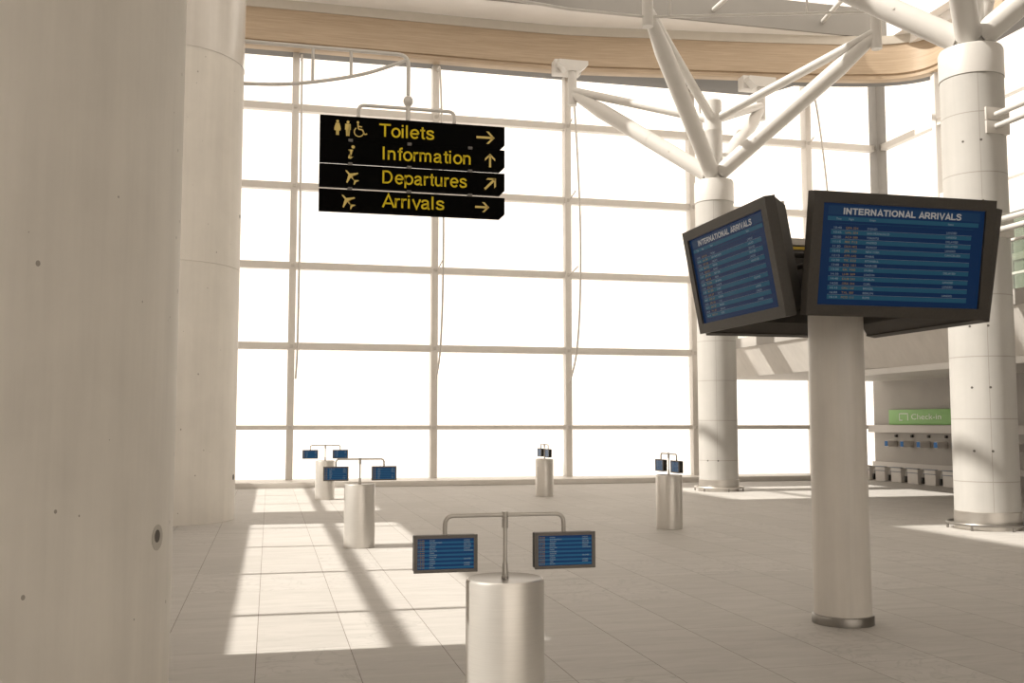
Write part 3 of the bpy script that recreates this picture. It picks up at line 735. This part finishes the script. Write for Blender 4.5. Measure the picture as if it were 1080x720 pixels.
# ================================================================== INFORMATION KIOSKS
kx, ky = .741, 3.177
kio = thing('information_kiosk', (kx, ky, 0), 'nearest brushed steel drum kiosk with two small flight screens, at the bottom centre', 'kiosk', 'steel drum kiosks on the concourse')
R, H = .125, .509
MB().lathe((kx, ky), [(R - .004, 0), (R - .004, .006), (R, .007), (R, H - .010), (R - .003, H - .002), (R - .008, H)], 96).build('drum', M['steel'], kio)
MB().lathe((kx, ky), [(R - .008, H), (R - .011, H - .002), (0, H - .002)], 96).build('drum_top', M['darkring'], kio, label='darker flat top')
L_ = .195; ZB = .708
mb = MB(); mb.lathe((kx, ky), [(.0115, H - .004), (.0115, H + .006), (.0095, H + .008), (.0085, H + .045), (.0062, H + .048), (.0062, ZB)], 20)
mb.lathe((kx, ky), [(0, ZB - .042), (.0098, ZB - .042), (.0098, ZB - .012), (.0075, ZB - .01), (.0105, ZB - .009), (.0105, ZB + .010), (0, ZB + .010)], 20); mb.build('post', M['tube'], kio)
MB().tube(bend([(kx - L_, ky, .645), (kx - L_, ky, ZB), (kx + L_, ky, ZB), (kx + L_, ky, .645)], .030, 8), .0070, 14).build('arm', M['tube'], kio)
for s_ in (-1, 1):
    xc = kx + s_ * L_; w2_, z0_, z1_ = .101, .534, .650; y0_ = ky - .022
    mm = MB()
    for a0, b0, a1, b1 in ((-w2_, z0_, -w2_ + .0115, z1_), (w2_ - .0115, z0_, w2_, z1_), (-w2_ + .0115, z0_, w2_ - .0115, z0_ + .0105), (-w2_ + .0115, z1_ - .0105, w2_ - .0115, z1_)):
        mm.box(xc + a0, y0_, b0, xc + a1, y0_ + .008, b1)
    b_ = mm.build('monitor', M['bezel_small'], kio)
    MB().box(xc - w2_ + .002, y0_ + .008, z0_ + .002, xc + w2_ - .002, y0_ + .045, z1_ - .002, .003).build('monitor_housing', M['casedark'], b_)
    ws, hs_ = 2 * w2_ - .023, z1_ - z0_ - .021
    MB().box(xc - ws / 2, y0_ + .003, z0_ + .0105, xc + ws / 2, y0_ + .0075, z1_ - .0105).build('screen', M['scrs'], b_)
    board_text(b_, ws, hs_, lambda u, v, k, xc=xc, ws=ws, y0_=y0_, z1_=z1_: (xc - ws / 2 + u, y0_ + .003 - .00035 * k, z1_ - .0105 + v), small=True)
for x, y, rz, lab in ((.727, 8.328, 0, 'middle steel drum kiosk of the left line, standing on the sunlit floor strip'),
                      (.726, 13.562, 0, 'farthest steel drum kiosk at left, its screens against the glass wall'),
                      (3.708, 13.504, -math.pi / 2, 'small distant steel drum kiosk turned sideways in front of the central window bay'),
                      (3.73, 9.087, -math.pi / 2, 'steel drum kiosk turned sideways, left of the far branching column')):
    copytree(kio, (x, y, 0), rz, lab)

# ================================================================== CHECK-IN
cs = thing('checkin_sign', (XC - .03, 15.2, .97), 'green Check-in sign above the desks on the right wall', 'sign')
MB().box(XC - .06, 14.2, .972, XC, 16.13, 1.238, .004).build('sign_panel', M['green'], cs)
FX = XC - .063
pr_ = lambda u, v: (FX, 16.13 - u, v)
mb = MB(); add_text(mb, 'Check-in', pr_, .66, 1.065, h=.10, w=.80, bold=-.005); mb.build('lettering', M['signwhite'], cs)
mb = MB()
for u0, v0, u1, v1 in ((.31, 1.045, .33, 1.175), (.55, 1.045, .57, 1.175), (.31, 1.160, .57, 1.175), (.31, 1.045, .40, 1.058)):
    mb.quad([pr_(u0, v0), pr_(u1, v0), pr_(u1, v1), pr_(u0, v1)])
mb.build('desk_symbol', M['signwhite'], cs)
cy0 = 16.12
desk = thing('checkin_desk', (10.45, cy0, 0), '', 'desk', 'check-in desks along the right wall')
MB().box(10.36, cy0 - .14, 0, 10.50, cy0 + .14, .245, .006).build('desk_body', M['counter'], desk)
MB().box(10.34, cy0 - .15, .245, 10.40, cy0 + .15, .256, .002).build('worktop', M['bluebar'], desk, label='blue-grey top edge')
MB().box(10.345, cy0 - .15, .175, 10.36, cy0 + .15, .185, .002).build('bag_rail', M['bluebar'], desk)
MB().box(10.34, cy0 + .155, .02, 10.42, cy0 + .20, .12, .004).build('weigh_display', M['casedark'], desk, label='small black display at the desk side')
MB().prism([(10.35, .12), (10.38, .12), (10.39, .19), (10.37, .22), (10.35, .18)], 'y', cy0 + .155, cy0 + .17).build('side_panel', M['wall'], desk)
ms = thing('desk_monitor', (10.8, 16.02, .6), '', 'monitor', 'small monitors above the check-in desks')
MB().box(10.74, 15.97, .585, 10.93, 16.07, .690, .004).build('monitor_box', M['counter'], ms)
MB().box(10.732, 15.978, .592, 10.74, 16.062, .683).build('screen', M['chk'], ms)
cm = MB().box(10.90, 15.96, .75, 10.935, 16.01, .795, .006)
camb = thing('wall_camera', (10.93, 15.98, .74), '', 'camera', 'black fittings above the desk monitors')
cm.build('camera_body', M['casedark'], camb)
MB().tube([(10.9, 15.985, .77), (10.945, 15.985, .77)], .008, 8).build('camera_bracket', M['rod'], camb)
ORD = ['first', 'second', 'third', 'fourth', 'fifth', 'sixth', 'seventh', 'eighth', 'ninth', 'tenth']
desk['label'] = 'white check-in desk nearest the far glass wall, first of the row'
ms['label'] = 'small blue-screened monitor on the right wall, farthest left of its row'
camb['label'] = 'small black wall fitting above the leftmost desk monitor'
for k in range(1, 9):
    copytree(desk, (10.45, cy0 - .455 * k, 0), 0, 'white check-in desk, %s counted from the far glass wall' % ORD[k])
for k in range(1, 8):
    copytree(ms, (10.8, 16.02 - .458 * k, .6), 0, 'small blue-screened wall monitor, %s from the far end of its row' % ORD[k])
    copytree(camb, (10.93, 15.98 - .458 * k, .74), 0, 'small black wall fitting above the desk monitor that is %s from the far end' % ORD[k])
